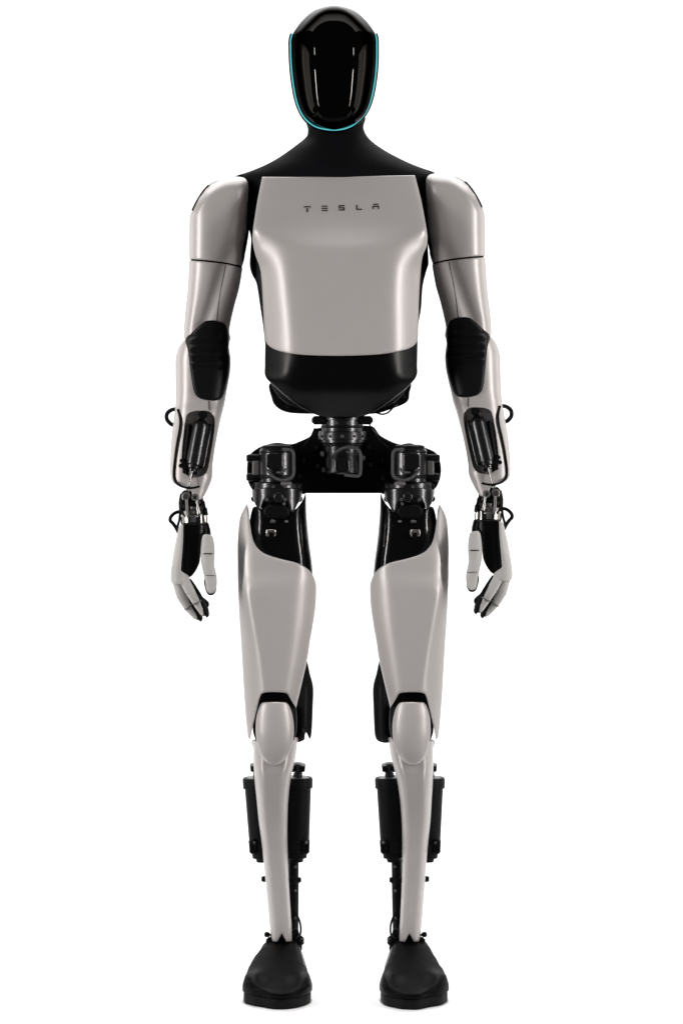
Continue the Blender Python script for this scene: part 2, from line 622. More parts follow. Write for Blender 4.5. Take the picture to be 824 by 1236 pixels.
# lettering: every letter is thin raised ink following the panel
def letter(strokes, x0, x1, y0, y1, tilt=0.0):
    bm = bmesh.new()
    for (ax, ay, bx, by, th) in strokes:
        n = 5
        p = np.array([x0 + (x1 - x0) * ax, y0 + (y1 - y0) * ay])
        q = np.array([x0 + (x1 - x0) * bx, y0 + (y1 - y0) * by])
        t = (q - p) / np.linalg.norm(q - p)
        nn = np.array([-t[1], t[0]]) * th / 2
        rows = []
        for i in range(n + 1):
            c = p + (q - p) * i / n
            rr = []
            for s in (-1, 1):
                z = c + nn * s
                dep = float(chest_front(np.array([z[0]]), np.array([z[1]]))[0])
                rr.append((bm.verts.new(MID.P(z[0], z[1], dep - 0.0007)), bm.verts.new(MID.P(z[0], z[1], dep + 0.0005))))
            rows.append(rr)
        for a, b in zip(rows, rows[1:]):
            bm.faces.new((a[0][0], a[1][0], b[1][0], b[0][0]))
            bm.faces.new((a[0][1], b[0][1], b[1][1], a[1][1]))
            bm.faces.new((a[0][0], b[0][0], b[0][1], a[0][1]))
            bm.faces.new((a[1][0], a[1][1], b[1][1], b[1][0]))
        for e in (rows[0], rows[-1]):
            bm.faces.new((e[0][0], e[0][1], e[1][1], e[1][0]))
    o = link('letter', finish(bm, 'letter'), INK, chest)
    return o


th = 1.5
letter([(0, .1, 1, .1, th), (.5, .3, .5, 1, th + .3), (0, .05, 0.02, .25, 0.9), (1, .05, .98, .25, .9)], 367, 374.6, 248.8, 255.6)
letter([(0, .1, 1, .1, th), (0, .5, 1, .5, th), (0, .9, 1, .9, th)], 388, 395.3, 248.2, 254.8)
letter([(0.05, .1, 1, .1, th), (.1, .1, .1, .5, th), (0.05, .5, .95, .5, th), (.9, .5, .9, .92, th), (0, .9, .95, .9, th)], 408.5, 415.8, 247.6, 254)
letter([(.1, 0, .1, .98, th), (.05, .9, 1, .9, th)], 429.8, 436.8, 247.2, 253.2)
letter([(0.1, .05, .9, .05, th), (0, .45, 1, .45, th), (.08, .45, .08, 1, th), (.92, .45, .92, 1, th)], 449.4, 457.2, 246.2, 252.4)

# ---- belly --------------------------------------------------------------
be = [(320.2, 405, 1), (503.9, 405, 1), (503.2, 440), (502.4, 454), (491, 468), (474, 481.5), (450, 497.5), (432, 503.5), (412, 505), (392, 503.5), (374, 497.5), (352, 484), (333, 468), (320.6, 455), (319.6, 440)]
bl = pchip([(400, 352), (430, 355), (455, 352), (475, 366), (505, 392)])
br = pchip([(400, 475), (430, 472), (455, 474), (475, 459), (505, 434)])


def belly_front(px, py):
    F = -0.138 + 0.05 * np.maximum(0, (py - 405) / S)
    Lp = -0.138 + 0.85 * (bl(py) - px) / S
    Rp = -0.138 + 0.85 * (px - br(py)) / S
    U = -0.128 + 1.1 * (py - 470) / S
    y = smax(F, smax(Lp, Rp, 0.004), 0.02)
    y = smax(y, U, 0.02)
    # small moulded ledges at both sides
    for cx in (347, 478):
        y = y - 0.0022 * np.exp(-((px - cx) / 11) ** 2) / (1 + np.exp((py - 452) * 1.2)) * np.exp(-np.maximum(0, 452 - py) / 12)
    return y


solid('belly_panel', be, belly_front, lambda px, py: np.maximum(belly_front(px, py) + .03, -.02), BELLY, robot, rim=2.5, step=4, sharp=60)

# lower back bracket
lb = [(328, 462), (328, 481), (334, 491.5), (348, 498), (375, 499.5), (450, 499.5), (474, 493), (491, 485), (494, 474), (494, 462)]
bk = solid('back_bracket', lb, const(0.0), const(.06), CORE, robot, rim=2, step=6)
for x, y in ((347.5, 490), (337, 479), (477, 487.5), (486, 478)):
    bolt('bolt', MID, x, y, -0.001, 2.8, DMETAL, bk, h=.007)
tube('cable', [MID.P(454, 498, -.003), MID.P(461, 500, -.008), MID.P(468, 498, -.009), MID.P(474, 492, -.004)], 1.1 / S, CABLE, bk, seg=8)

# ---- waist --------------------------------------------------------------
WX = 413.0


def vlathe(name, fr, px, y, prof, m, parent, seg=44, sharp=30):
    """Turned body on an upright axis; prof = (pixel row, pixel radius)."""
    y0, y1 = prof[0][0], prof[-1][0]
    a, b = fr.P(px, y0, y), fr.P(px, y1, y)
    return lathe(name, a, b, [((q - y0) / (y1 - y0), r * sc_at(y)) for q, r in prof], m, parent, seg, sharp)


waist = vlathe('waist_actuator', MID, WX, .0, [(494, 27), (506.5, 27), (507, 25), (520, 25), (520.5, 28), (523, 29), (530.5, 29), (531, 26.5), (534, 26.5), (534.5, 22.5),
                                             (570, 22.5), (572, 21)], DMETAL, robot)
for s in (-1, 1):
    block('waist_lug', MID, min(WX + s * 20, WX + s * 37), max(WX + s * 20, WX + s * 37), 502, 512.5, -.03, .02, CORE, waist, r=2)
for a in (-58, -30, 0, 30, 58):
    an = math.radians(a)
    x = WX + 29 * math.sin(an)
    bolt('bolt', MID, x, 526.5, -.0 - 29 / S * math.cos(an) + .003, 2.0, GREYM, waist, h=.005)
block('connector', MID, 404.5, 421, 551, 571, -.055, -.02, RUBBER, waist, r=2)
for x in (404.2, 421.2):
    block('connector_clip', MID, x - .7, x + .7, 556, 568, -.057, -.04, GREYM, waist, r=.5)
tube('cable', [MID.P(401, 552, -.04), MID.P(407, 545, -.05), MID.P(417, 540, -.056), MID.P(429, 541, -.056), MID.P(434.5, 547, -.056), MID.P(435.3, 558, -.056),
               MID.P(434.8, 571, -.056), MID.P(432, 574.3, -.056), MID.P(424, 574, -.052), MID.P(416, 573, -.046)], 1.9 / S, STRAP, waist)
vlathe('clamp_band', MID, WX, .0, [(534.2, 23.4), (534.8, 24), (538, 24), (538.6, 23.4)], CORE, waist)
vlathe('groove_ring', MID, WX, .0, [(513.5, 25.3), (514, 25.8), (516, 25.8), (516.5, 25.3)], CORE, waist)
for a in (-44, -15, 15, 44):
    an = math.radians(a)
    bolt('bolt', MID, WX + 25 * math.sin(an), 510.5, -25 / S * math.cos(an) + .002, 1.4, GREYM, waist, h=.004)
for px_, py_ in ((389, 548), (390.5, 567), (438, 553)):
    block('waist_clip', MID, px_ - 2.4, px_ + 2.4, py_ - 3, py_ + 3, -.02, .01, GREYM, waist, r=.8)
tube('cable', [MID.P(447, 515, -.01), MID.P(456, 530, -.004), MID.P(468, 541, .0), MID.P(474, 552, .006)], 1.3 / S, CABLE, waist, seg=10)
tube('cable', [MID.P(380, 517, -.01), MID.P(374, 530, -.004), MID.P(366, 540, .0), MID.P(362, 552, .006)], 1.3 / S, CABLE, waist, seg=10)
tube('cable', [MID.P(418, 545, -.05), MID.P(424, 548, -.053), MID.P(427, 553, -.045)], 1.4 / S, STRAP, waist)

# ---- pelvis -------------------------------------------------------------
pe = [(381, 517), (375, 526), (362, 532.5), (351, 536), (334.6, 534.3), (322, 536.5), (311, 541), (301, 550), (298, 566), (300, 583), (308, 593), (330, 597, ), (367, 596.5, 1), (369, 595.4, 1), (460, 595.4, 1), (462, 596.5, 1),
      (500, 597), (522, 592), (530, 580), (532, 564), (527, 548), (515, 541), (498, 536), (481, 536), (460, 526.5), (447, 514)]
pelvis = solid('pelvis_plate', pe, const(.015), const(.085), CORE, robot, rim=3, step=7)
for x, y in ((381.5, 539.5), (383.5, 562), (445, 539), (447, 561), (361, 575), (462, 577), (463, 556), (366, 556)):
    bolt('bolt', MID, x, y, .014, 2.9, DMETAL, pelvis, h=.007)
tube('cable', [MID.P(445, 511, -.0), MID.P(450, 519, -.01), MID.P(458, 526, .005)], .8 / S, STRAP, pelvis, seg=8)


# ================================================================== legs
def build_leg(side):
    fr = LEG[side]
    # hip yaw actuator
    hip = vlathe('hip_actuator', fr, 334, -.035, [(540, 15), (541.5, 19), (544, 20.5), (581, 20.5), (581.5, 26), (583, 28.5), (590.5, 28.5), (591.5, 26), (594, 26), (596, 27),
                                                (604, 25), (614, 18), (618, 14)], DMETAL, robot)
    for py in (553, 576):
        a, b = fr.P(318, py, -.03), fr.P(297.5, py, -.03)
        lathe('end_knob', a, b, [(0, 2.6 / S), (.25, 2.6 / S), (.27, 4.6 / S), (.85, 4.9 / S), (1, 3.6 / S)], RUBBER, hip, seg=20)
    block('side_plate', fr, 304.5, 313, 550, 580, -.035, .0, GREYM, hip, r=1.2)
    block('connector', fr, 322, 341, 546.5, 566.5, -.088, -.05, RUBBER, hip, r=2)
    for x in (321.6, 341):
        block('connector_clip', fr, x - .7, x + .7, 549, 563, -.089, -.07, GREYM, hip, r=.5)
    tube('cable', [fr.P(341, 542.5, -.075), fr.P(350, 543, -.08), fr.P(354, 547, -.082), fr.P(354.5, 560, -.082), fr.P(354, 573, -.082), fr.P(348, 578.5, -.082), fr.P(339, 579.5, -.082),
                   fr.P(330, 575.5, -.08), fr.P(322.5, 567, -.07)], 1.9 / S, STRAP, hip)
    tube('cable', [fr.P(345, 566, -.08), fr.P(341, 570, -.086), fr.P(334, 570, -.08)], 1.4 / S, STRAP, hip)
    vlathe('hip_glare_cap', fr, 334, -.035, [(536.5, 12), (538, 17.5), (543.5, 19.5), (545, 21.2), (546.5, 21.2)], CORE, hip)  # added dark cap, covers the actuator edge that mirrors the overhead lamp
    tube('cable', [fr.P(326, 540, -.045), fr.P(333, 536.5, -.04), fr.P(345, 538.5, -.03), fr.P(358, 545, .0), fr.P(364, 556, .008), fr.P(364, 570, .008)], 1.6 / S, CABLE, hip, seg=10)
    block('hip_bracket', fr, 339, 352, 581.5, 586, -.083, -.05, GREYM, hip, r=.8)
    block('hip_bracket', fr, 304, 311, 582.5, 592.5, -.05, -.01, CORE, hip, r=1.2)
    block('hip_bracket', fr, 357, 364, 582.5, 592, -.05, -.01, CORE, hip, r=1.2)
    vlathe('clamp_band', fr, 334, -.035, [(573, 20.9), (573.4, 21.4), (577, 21.4), (577.4, 20.9)], CORE, hip)
    for a in (-75, -50, -22, 6, 34, 60):
        an = math.radians(a)
        bolt('bolt', fr, 334 + 26.3 * math.sin(an), 596, -.035 - 26.5 / S * math.cos(an) + .002, 1.4, GREYM, hip, h=.004)
    for a in (-62, -38, -8, 20, 48, 70):
        an = math.radians(a)
        bolt('bolt', fr, 334 + 28.3 * math.sin(an), 587.5, -.035 - 28.5 / S * math.cos(an) + .003, 1.7, GREYM, hip, h=.004)
    # fork under the hip with its arch
    yoke = solid('hip_yoke', [(306, 590), (362, 590), (364, 600), (359, 609), (354, 618), (350, 617), (347, 607), (340, 601), (331, 599.5), (322, 602), (316.5, 609), (314, 617), (310, 612), (306, 603)],
                 limb(K(304), K(365), K(-.03), K(.048), 2.5), limb(K(304), K(365), K(-.03), K(.03), 2.5, 1), DMETAL, robot, fr, rim=1.5, step=4)
    for x, y in ((322, 603), (344, 603), (343, 608)):
        bolt('bolt', fr, x, y, -.074, 1.9, GREYM, yoke, h=.006)
    for x in (308, 360):
        block('lug', fr, x - 5, x + 5, 598, 606, -.03, .0, CORE, yoke, r=1.5)
    block('yoke_arch', fr, 330, 342, 594, 606, -.081, -.04, DMETAL, yoke, r=2)
    # black thigh housing
    ho = [(305, 613), (312, 611.5), (316, 614), (322, 606), (331, 602.5), (340, 604), (348, 613), (354, 616), (361, 610), (366, 602), (369, 596), (370, 622), (373.4, 656), (377.5, 690), (379, 730), (374, 775), (368, 800), (352, 850), (315, 850), (304, 760), (299, 690), (300, 640)]
    HL = pchip([(595, 300), (640, 299), (690, 296), (760, 300), (850, 310)])
    HR = pchip([(595, 371), (640, 373), (690, 379), (730, 380.5), (775, 376), (850, 355)])
    hou = solid('thigh_housing', ho, lambda px, py: limb(HL, HR, K(.0), pchip([(595, .045), (615, .06), (640, .068), (700, .068), (850, .05)]), 3.2)(px, py),
                limb(HL, HR, K(.0), K(.06), 2.4, 1), GLOSS, robot, fr, rim=2, step=5)
    block('sensor_bracket', fr, 321, 333, 639, 647.5, -.076, -.05, SMETAL, hou, r=.8)
    block('sensor_window', fr, 324, 331, 642.5, 649, -.078, -.06, GLOSS, hou, r=.8)
    block('fastener', fr, 326, 332.5, 627.6, 631.2, -.073, -.05, SMETAL, hou, r=.8)
    block('fastener', fr, 343.5, 348, 628, 630.6, -.073, -.05, GREYM, hou, r=.8)
    block('hip_joint_cover', fr, 317, 350, 608, 626, -.074, -.03, CORE, hou, r=4)
    for xx, r in ((312.5, 3.2), (355.5, 3.0), (361.5, 2.6)):
        tube('housing_rib', [fr.P(xx, 616, -.045), fr.P(xx + .6, 640, -.057), fr.P(xx + (4 if xx > 330 else 2), 664 if xx < 330 else 676, -.052)], r / S, GLOSS, hou, seg=12)
    # white thigh shell
    th_o = [(297.8, 608, 1), (300.2, 616), (301.4, 628), (304, 646), (309, 659), (319, 668), (336, 674), (356.5, 679), (368, 684.5), (376, 692), (380, 700), (381.8, 708), (381, 730), (378.2, 751), (374, 775), (371, 795),
            (365, 821.6), (357.2, 854.5, 1), (353, 848), (349.2, 841.5), (345.5, 836.8), (331, 835.4), (317.5, 836.6), (313.6, 842), (309, 861), (304.5, 880), (302.5, 891), (303.5, 893.6, 1), (299.4, 890.5, 1), (297.3, 874), (294.3, 834), (291, 777), (288.6, 741),
            (287, 700), (286.9, 681), (286.7, 661), (287.6, 642), (290, 624)]
    xl = pchip([(600, 297), (660, 294), (714, 296.3), (751, 303.4), (793, 311.5), (836, 316.5), (895, 318)])
    xr = pchip([(600, 364), (700, 361), (718, 359), (751, 356), (793, 351), (836, 347.5), (860, 347)])
    tl = pchip([(600, 285), (660, 285.5), (700, 286), (777, 290), (834, 293), (895, 297)])
    tr = pchip([(600, 372), (660, 378), (708, 383), (751, 379.5), (795, 372), (855, 358), (895, 352)])

    def tfront(px, py):
        f0 = pchip([(600, -.086), (680, -.093), (720, -.094), (836, -.0945), (895, -.09)])(py)
        Lp = f0 + pchip([(600, .3), (690, .35), (725, .7), (895, .78)])(py) * (xl(py) - px) / S
        Rp = f0 + .62 * (px - xr(py)) / S
        kl = pchip([(600, .03), (690, .02), (715, .0035), (836, .0035), (895, .004)])(py)
        y = smax(smax(f0 - .002, Lp, kl), Rp, .011)
        e = np.minimum(px - tl(py), tr(py) - px)
        y = y + .02 * np.exp(-np.maximum(e, 0) / 7.0)
        # the crest leans back towards the horn
        y = y + .00012 * np.maximum(0, 672 - py) ** 1.35 / 1.0 * .6
        return y
    solid('thigh_shell', th_o, tfront, limb(K(285), K(383), K(.01), pchip([(600, .01), (660, .05), (760, .055), (895, .02)]), 2.6, 1), WHITE, robot, fr, rim=1.8, step=3.2, sharp=50)
    # knee core, black slot above the cap
    kc = [(313, 828), (350, 828), (357, 850), (358.5, 875), (356, 890), (348, 900), (316, 900), (306, 886), (306, 868), (310, 845)]
    kn = solid('knee_joint', kc, limb(K(300), K(364), K(.0), K(.066), 3.5), limb(K(300), K(364), K(.0), K(.045), 2.4, 1), CORE, robot, fr, rim=3, step=5)
    for x, y in ((309, 862), (305.8, 872), (356.5, 868)):
        bolt('bolt', fr, x, y, -.03, 2.0, GREYM, kn, h=.012)
    # dark guard behind the knee
    gu = [(362, 790, 1), (370, 797), (374, 813), (378, 830), (377.5, 855), (376.5, 880), (375.4, 889)] + ([(373.6, 892), (371.6, 888), (369.4, 884), (368.0, 887), (367, 893)] if side < 0 else [(372.5, 894), (366, 896.5)]) + [(358, 896), (352, 890, 1), (350, 830, 1)]
    solid('knee_guard', gu, lambda px, py: .005 + .0009 * np.abs(px - 366), const(.06), SATIN, robot, fr, rim=1.5, step=4)
    # knee cap
    kl_ = pchip([(844, 313), (862, 309.2), (882, 308.2), (903, 311), (919, 317), (926, 322)])
    kr_ = pchip([(844, 349), (862, 353.2), (878, 354.8), (898, 353.2), (913, 347.5), (926, 338)])
    cap = [(316.5, 848.2), (324, 847.4), (338, 847.4), (345.5, 848.2), (349.5, 853), (353, 864), (354.6, 879), (353, 898.5), (347, 912.6), (338, 921.5), (330.5, 923.2), (324, 921.8), (317, 914.5), (311.5, 902.5), (308.6, 884), (309.6, 864), (312.8, 853)]

    def cfront(px, py):
        c = .5 * (kl_(py) + kr_(py))
        f0 = pchip([(844, -.091), (865, -.0945), (885, -.0955), (905, -.0935), (925, -.087)])(py)
        u = np.abs(px - c)
        y = smax(f0, f0 + .5 * (u - 7) / S, .006)
        e = np.minimum(px - kl_(py), kr_(py) - px)
        return y + .006 * np.exp(-np.maximum(e, 0) / 3.0)
    solid('knee_cap', cap, cfront, lambda px, py: np.maximum(cfront(px, py) + .012, -.055), WHITE, robot, fr, rim=1.6, step=2.6, sharp=50)
    # shin
    sl = pchip([(890, 305.3), (918, 305.8), (945, 307.6), (962, 309.4), (989, 312), (1016, 315.6), (1042, 318.3), (1078, 321.8), (1120, 325.7), (1140, 328)])
    sr = pchip([(890, 358.8), (900, 358.4), (911, 357.3), (930, 353), (946, 349.9), (971, 347.6), (1007, 346.8), (1042, 347.6), (1078, 349.4), (1120, 352), (1140, 353)])
    so = [(305.3, 893), (306, 905), (305.8, 918), (307.6, 945), (309.4, 962), (312, 989), (315.6, 1016), (318.3, 1042), (321.8, 1078), (325.7, 1120), (327.6, 1136, 1), (334.5, 1137, 1), (340.2, 1126.5, 1), (345.6, 1137, 1),
          (353, 1136, 1), (352, 1120), (349.4, 1078), (347.6, 1042), (346.8, 1007), (347.6, 971), (349.9, 946), (353, 930), (357.3, 911), (358.6, 899), (358, 890)]

    def sfront(px, py):
        c, h = .5 * (sl(py) + sr(py)), .5 * (sr(py) - sl(py))
        u = np.clip(np.abs(px - c) / h, 0, 1)
        d = pchip([(890, .06), (940, .062), (1040, .05), (1140, .036)])(py)
        base = pchip([(890, -.0), (940, -.006), (1040, .0), (1140, .004)])(py)
        y = base - d * (1 - u ** 2.9) ** (1 / 2.2)
        f0 = base - d * .94
        y = smax(y, f0, .004)
        # hollow under the knee cap, ending in a ledge
        lip = 934 - .028 * (px - c) ** 2 * np.where(py < 940, 1, 1)
        y = y + .009 * np.clip((lip - py) / 30, 0, 1) ** 0.8
        return y
    solid('shin_shell', so, sfront, limb(sl, sr, K(.0), pchip([(890, .03), (1000, .035), (1140, .02)]), 2.3, 1), WHITE, robot, fr, rim=1.4, step=2.8, sharp=50)
    # calf actuators, one on each side of the shin
    for (tx, bx, tr_, nm, shift) in ((311.5, 318, 18.5, 0, 1.0), (359, 357.5, 18, 1, 1.0)):
        a, b = fr.P(tx, 938, .035), fr.P(bx, 1040, .035)
        r = tr_ / S
        act = lathe('calf_actuator', a, b, [(0, r * .72), (0.0, r * .98), (.02, r * 1.03), (.12, r * 1.03), (.13, r * .92), (.74, r * .86), (.745, r * .9), (.86, r * .88), (.87, r * .74), (.95, r * .7), (.96, r * .5), (1, r * .45)], RUBBER, robot, seg=36)
        lathe('cap_plate', a, a + (a - b) * .004, [(0, r * .74), (1, r * .7)], GREYM, act, seg=28)
        lathe('clevis', fr.P(tx, 938, .035), fr.P(tx + (3 if nm else -3), 921, .03), [(0, r * .35), (.5, r * .25), (.55, r * .42), (.95, r * .4), (1, r * .25)], DMETAL, act, seg=20)
        e = fr.P(tx + (4 if nm else -5), 928, .02)
        lathe('clevis_pin', fr.P(tx - 9, 928, .025), fr.P(tx + 9, 928, .025), [(0, 3.2 / S), (.12, 4 / S), (.3, 4 / S), (.32, 2.4 / S), (.68, 2.4 / S), (.7, 4 / S), (.88, 4 / S), (1, 3.2 / S)], CORE, act, seg=16)
        ox = bx + (12 if nm else -12)
        block('connector', fr, ox - 5, ox + 4, 1013, 1031, .01, .04, CORE, act, r=1.5)
        bolt('bolt', fr, ox + (0 if nm else 1), 1017, .009, 1.8, SMETAL, act, h=.004)
        # push rod to the ankle
        p0 = fr.P(bx - (3 if nm else -8), 1038, .035)
        p1 = fr.P(354.2 if nm else 337, 1130, .03)
        rod = lathe('push_rod', p0, p1, [(0, 6 / S), (.22, 6 / S), (.23, 7.2 / S), (.30, 7.2 / S), (.31, 6.2 / S), (.92, 6 / S), (.93, 6.6 / S), (1, 6.6 / S)], CORE, act, seg=20)
    lathe('rod_stud', fr.P(350, 1062, .03), fr.P(363.5, 1062, .03), [(0, 2 / S), (.7, 2 / S), (.71, 3.4 / S), (1, 3 / S)], CORE, robot, seg=16)
    lathe('rod_stud', fr.P(328, 1061, .025), fr.P(315.5, 1061, .025), [(0, 3.6 / S), (.8, 3.8 / S), (1, 2.8 / S)], CORE, robot, seg=16)
    lathe('tie_rod', fr.P(349, 1036, .05), fr.P(350.5, 1128, .045), [(0, 2.4 / S), (.4, 2.4 / S), (.41, 3.4 / S), (.5, 3.4 / S), (.51, 2.2 / S), (1, 2.2 / S)], DMETAL, robot, seg=14)
    for py in (1046, 1075, 1108):
        bolt('rod_clamp', fr, 356.5, py, .024, 1.5, GREYM, robot, h=.004)
    # ankle
    an = solid('ankle_joint', [(328, 1130), (331, 1124), (350, 1124), (357, 1120), (361, 1126), (362, 1150), (324, 1150), (326, 1138)], const(-.002), const(.04), CORE, robot, fr, rim=2, step=4)
    b0 = fr.P(322.3, 1128, -.02)
    lathe('ball_stud', fr.P(330, 1129, -.005), fr.P(319, 1127.6, -.005), [(0, 1.4 / S), (.4, 1.4 / S), (.45, 2.6 / S), (.7, 3.5 / S), (.9, 3 / S), (1, 1.6 / S)], CORE, an, seg=16)
    block('ankle_bracket', fr, 356, 367, 1129, 1142, -.012, .02, CORE, an, r=2)
    block('ankle_bracket', fr, 321, 330, 1131, 1141, -.012, .02, CORE, an, r=2)
    bolt('bolt', fr, 364, 1134.5, -.011, 2.4, DMETAL, an, h=.005)
    bolt('bolt', fr, 349, 1139, -.014, 1.6, DMETAL, an, h=.005)
    bolt('bolt', fr, 331, 1139, -.014, 1.6, DMETAL, an, h=.005)
    tube('cable', [fr.P(356, 1100, .02), fr.P(361.5, 1112, .015), fr.P(363, 1124, .008), fr.P(360, 1134, .0)], 1.3 / S, CABLE, an, seg=8)
    # foot: plan outline on the ground, heights above it
    U = S

    def gx(px, y):
        return fr.P(px, 1200, y).x * U
    plan_px = [(330, .075), (350, .082), (364, .06), (369, .02), (371.5, -.03), (373.5, -.075), (375.2, -.105), (374, -.13), (368, -.152), (358, -.168), (345, -.179), (330, -.178), (315, -.166), (303, -.148), (295, -.127), (292, -.105), (297, -.075), (305, -.035), (312, .01), (318, .06)]
    plan = [(gx(x, y), y * U) for x, y in plan_px]
    rng = random.Random(11 + side)
    plan = [(x + rng.uniform(-1.6, 1.6), y + rng.uniform(-1.6, 1.6)) for x, y in plan]
    ploop = smooth_poly(plan, 2.0)

    def inner(px, y):
        return gx(px, y)
    a0 = gx(341, 0)

    def ftop(u, v):
        y = v / U
        q = np.stack([u, v], 1)
        d = seg_dist(q, ploop) / U * np.where(inside(q, ploop), 1, -1)
        top = pchip([(-.2, .024), (-.165, .0315), (-.13, .041), (-.09, .056), (-.05, .072), (-.025, .081), (.0, .0835), (.04, .083), (.09, .06)])(y)
        side = .030 + 3.0 * np.maximum(d, 0) + .004 * np.clip((y + .1) / .1, 0, 1)
        z = smin(top, side, .0026)
        for (bx, by, s) in ((308, -.128, .008), (362, -.13, .007)):
            z = z + s * np.exp(-((u - gx(bx, by)) / 12) ** 2 - ((v / U - by) / .022) ** 2)
        return -z

    mp = lambda u, v, dep: Vector((u / U, v / U, -dep))
    foot = solid('foot', plan, ftop, const(-.0195), FOOTM, robot, fr, rim=1.5, step=3.5, sharp=45, mapper=mp)
    cxm = np.mean([p[0] for p in plan]), np.mean([p[1] for p in plan])
    sole_out = []
    for i, p in enumerate(ploop[::5]):
        k = .962 + rng.uniform(-.008, .010)
        sole_out.append((cxm[0] + (p[0] - cxm[0]) * k, cxm[1] + (p[1] - cxm[1]) * (k - .004)))
    sole = solid('sole', sole_out, const(-.0188), const(0.0), RUBBER, foot, fr, rim=1.8, step=6, mapper=mp, lstep=2.5)
    welt = [(cxm[0] + (p[0] - cxm[0]) * .965, cxm[1] + (p[1] - cxm[1]) * .965) for p in ploop[::4]]


for s in (-1, 1):
    build_leg(s)


# ================================================================== arms
def build_arm(side):
    fr = ARM[side]
    aL = pchip([(205, 232), (263, 227), (313, 227), (348, 225), (384, 221.5), (404, 219), (420, 213.5), (433, 211), (470, 211.5), (492, 210.5), (531, 205.7), (567, 204.5), (590, 206), (610, 210)])
    aR = pchip([(205, 301), (226, 301.5), (250, 300), (280, 298), (297, 295), (323, 294), (348, 289.7), (370, 283.6), (399, 278), (423, 278), (433, 279), (450, 278), (474, 274), (490, 271), (502, 268), (538, 261), (560, 257.5), (575, 257), (590, 252), (610, 245)])
    yc = pchip([(205, -.024), (320, -.022), (420, -.006), (520, -.0085), (610, -.035)])
    dd = pchip([(205, .03), (225, .046), (260, .054), (313, .052), (380, .05), (430, .05), (480, .048), (560, .04), (610, .03)])
    af = limb(aL, aR, yc, dd, 2.9)
    ab = limb(aL, aR, yc, dd, 2.25, 1)

    def capf(sign):
        def f(px, py):
            base = (af if sign < 0 else ab)(px, py)
            # the shoulder rounds over at its top
            e = np.maximum(0, 1 - np.maximum(0, (262 - py) / 50) ** 2.4) ** .5
            top = 214 + np.maximum(0, (281 - px)) ** 2 / 68.0
            e2 = np.clip((py - top) / 15, 0, 1)
            e = np.sqrt(1 - (1 - e2) ** 2)
            return yc(py) + (base - yc(py)) * (.12 + .88 * e)
        return f

    def shoulder_front(px, py):
        y = capf(-1)(px, py)
        # muscle-like sweep: the inner lower part sinks
        sink = np.exp(-((px - (283 - (py - 290) * .35)) / 11) ** 2) * np.clip((py - 262) / 45, 0, 1)
        return y + .006 * sink

    def upper_front(px, py):
        rid = pchip([(315, 274), (345, 263), (390, 246)])(py)
        y = af(px, py)
        return y + .006 * np.exp(-((px - rid) / 9) ** 2)
    sh = [(281.4, 213), (268, 215.6), (252, 222.8), (241, 236), (231.6, 254.4), (229, 264), (228.5, 287), (228.6, 312.6, 1), (248.6, 314), (273, 317), (292.6, 321.4, 1), (292.4, 311), (293.6, 297), (297, 280), (298.6, 251), (300, 228), (298.4, 218.5), (293, 214.2)]
    shd = solid('shoulder_shell', sh, shoulder_front, capf(1), WHITE, robot, fr, rim=1.6, step=3.2, sharp=50)
    tube('seam', [fr.P(252, 223.2, float(capf(-1)(np.array([252.]), np.array([224.]))[0]) - .001)] +
         [fr.P(x, y, float(capf(-1)(np.array([x + .5]), np.array([y + .5]))[0]) - .0015) for x, y in ((246.5, 229), (241.3, 236.3), (236, 245.4), (232, 254))], 1.0 / S, SEAM, shd, seg=8)
    # dark joint and arm core that show in the gaps
    solid('shoulder_joint', [(288, 226), (298, 228), (302, 245), (301, 275), (298, 296), (295, 309), (291.5, 312), (284, 300), (280, 250)], const(-.025), const(.04), CORE, robot, fr, rim=2, step=5)
    solid('arm_core', [(232.5, 300), (291.3, 300), (290, 330), (272, 400), (270, 470), (230, 470), (229, 400), (234, 330)],
          lambda px, py: af(px, py) + .012, lambda px, py: ab(px, py) - .012, CORE, robot, fr, rim=2, step=6)
    up = [(228.5, 314.4, 1), (248.6, 315.9), (273, 318.9), (292.8, 323.4, 1), (288.7, 348), (282.8, 370), (276.8, 398), (276, 412), (226, 412), (222, 407.5, 1), (221.9, 403.7), (223, 384), (226.7, 348)]
    ua = solid('upper_arm_shell', up, upper_front, ab, WHITE, robot, fr, rim=1.2, step=3.2, sharp=50)
    tube('seam', [fr.P(x, y, float(upper_front(np.array([float(x)]), np.array([float(y)]))[0]) + .0001) for x, y in ((272.3, 320), (270, 333), (266.8, 348), (264, 366), (261.8, 388))], .5 / S, SEAM, ua, seg=6)

    # elbow boot with moulded pleats
    bo = [(223.8, 410), (231, 402), (245, 389.4), (252, 386.8), (262, 387.4), (270.4, 390.4), (275.3, 398.5), (277.2, 408.6), (276, 423), (278.2, 433), (277.2, 450), (271.7, 474), (265.6, 482.4), (252, 483.4), (240, 480), (234, 472), (230.4, 452), (226.7, 423)]

    def boot(px, py):
        y = af(px, py) - .006
        ple = np.sin((py - 400) / 6.3 * 2 * math.pi / 1.6) * .0027 * np.clip((452 - py) / 12, 0, 1) * np.clip((py - 398) / 8, 0, 1)
        ple = ple * np.clip((px - 228) / 8, 0, 1) * np.clip((274 - px) / 6, 0, 1)
        return y + ple
    solid('elbow_boot', bo, boot, lambda px, py: af(px, py) + .03, BOOT, robot, fr, rim=3.2, step=2.6, sharp=70)

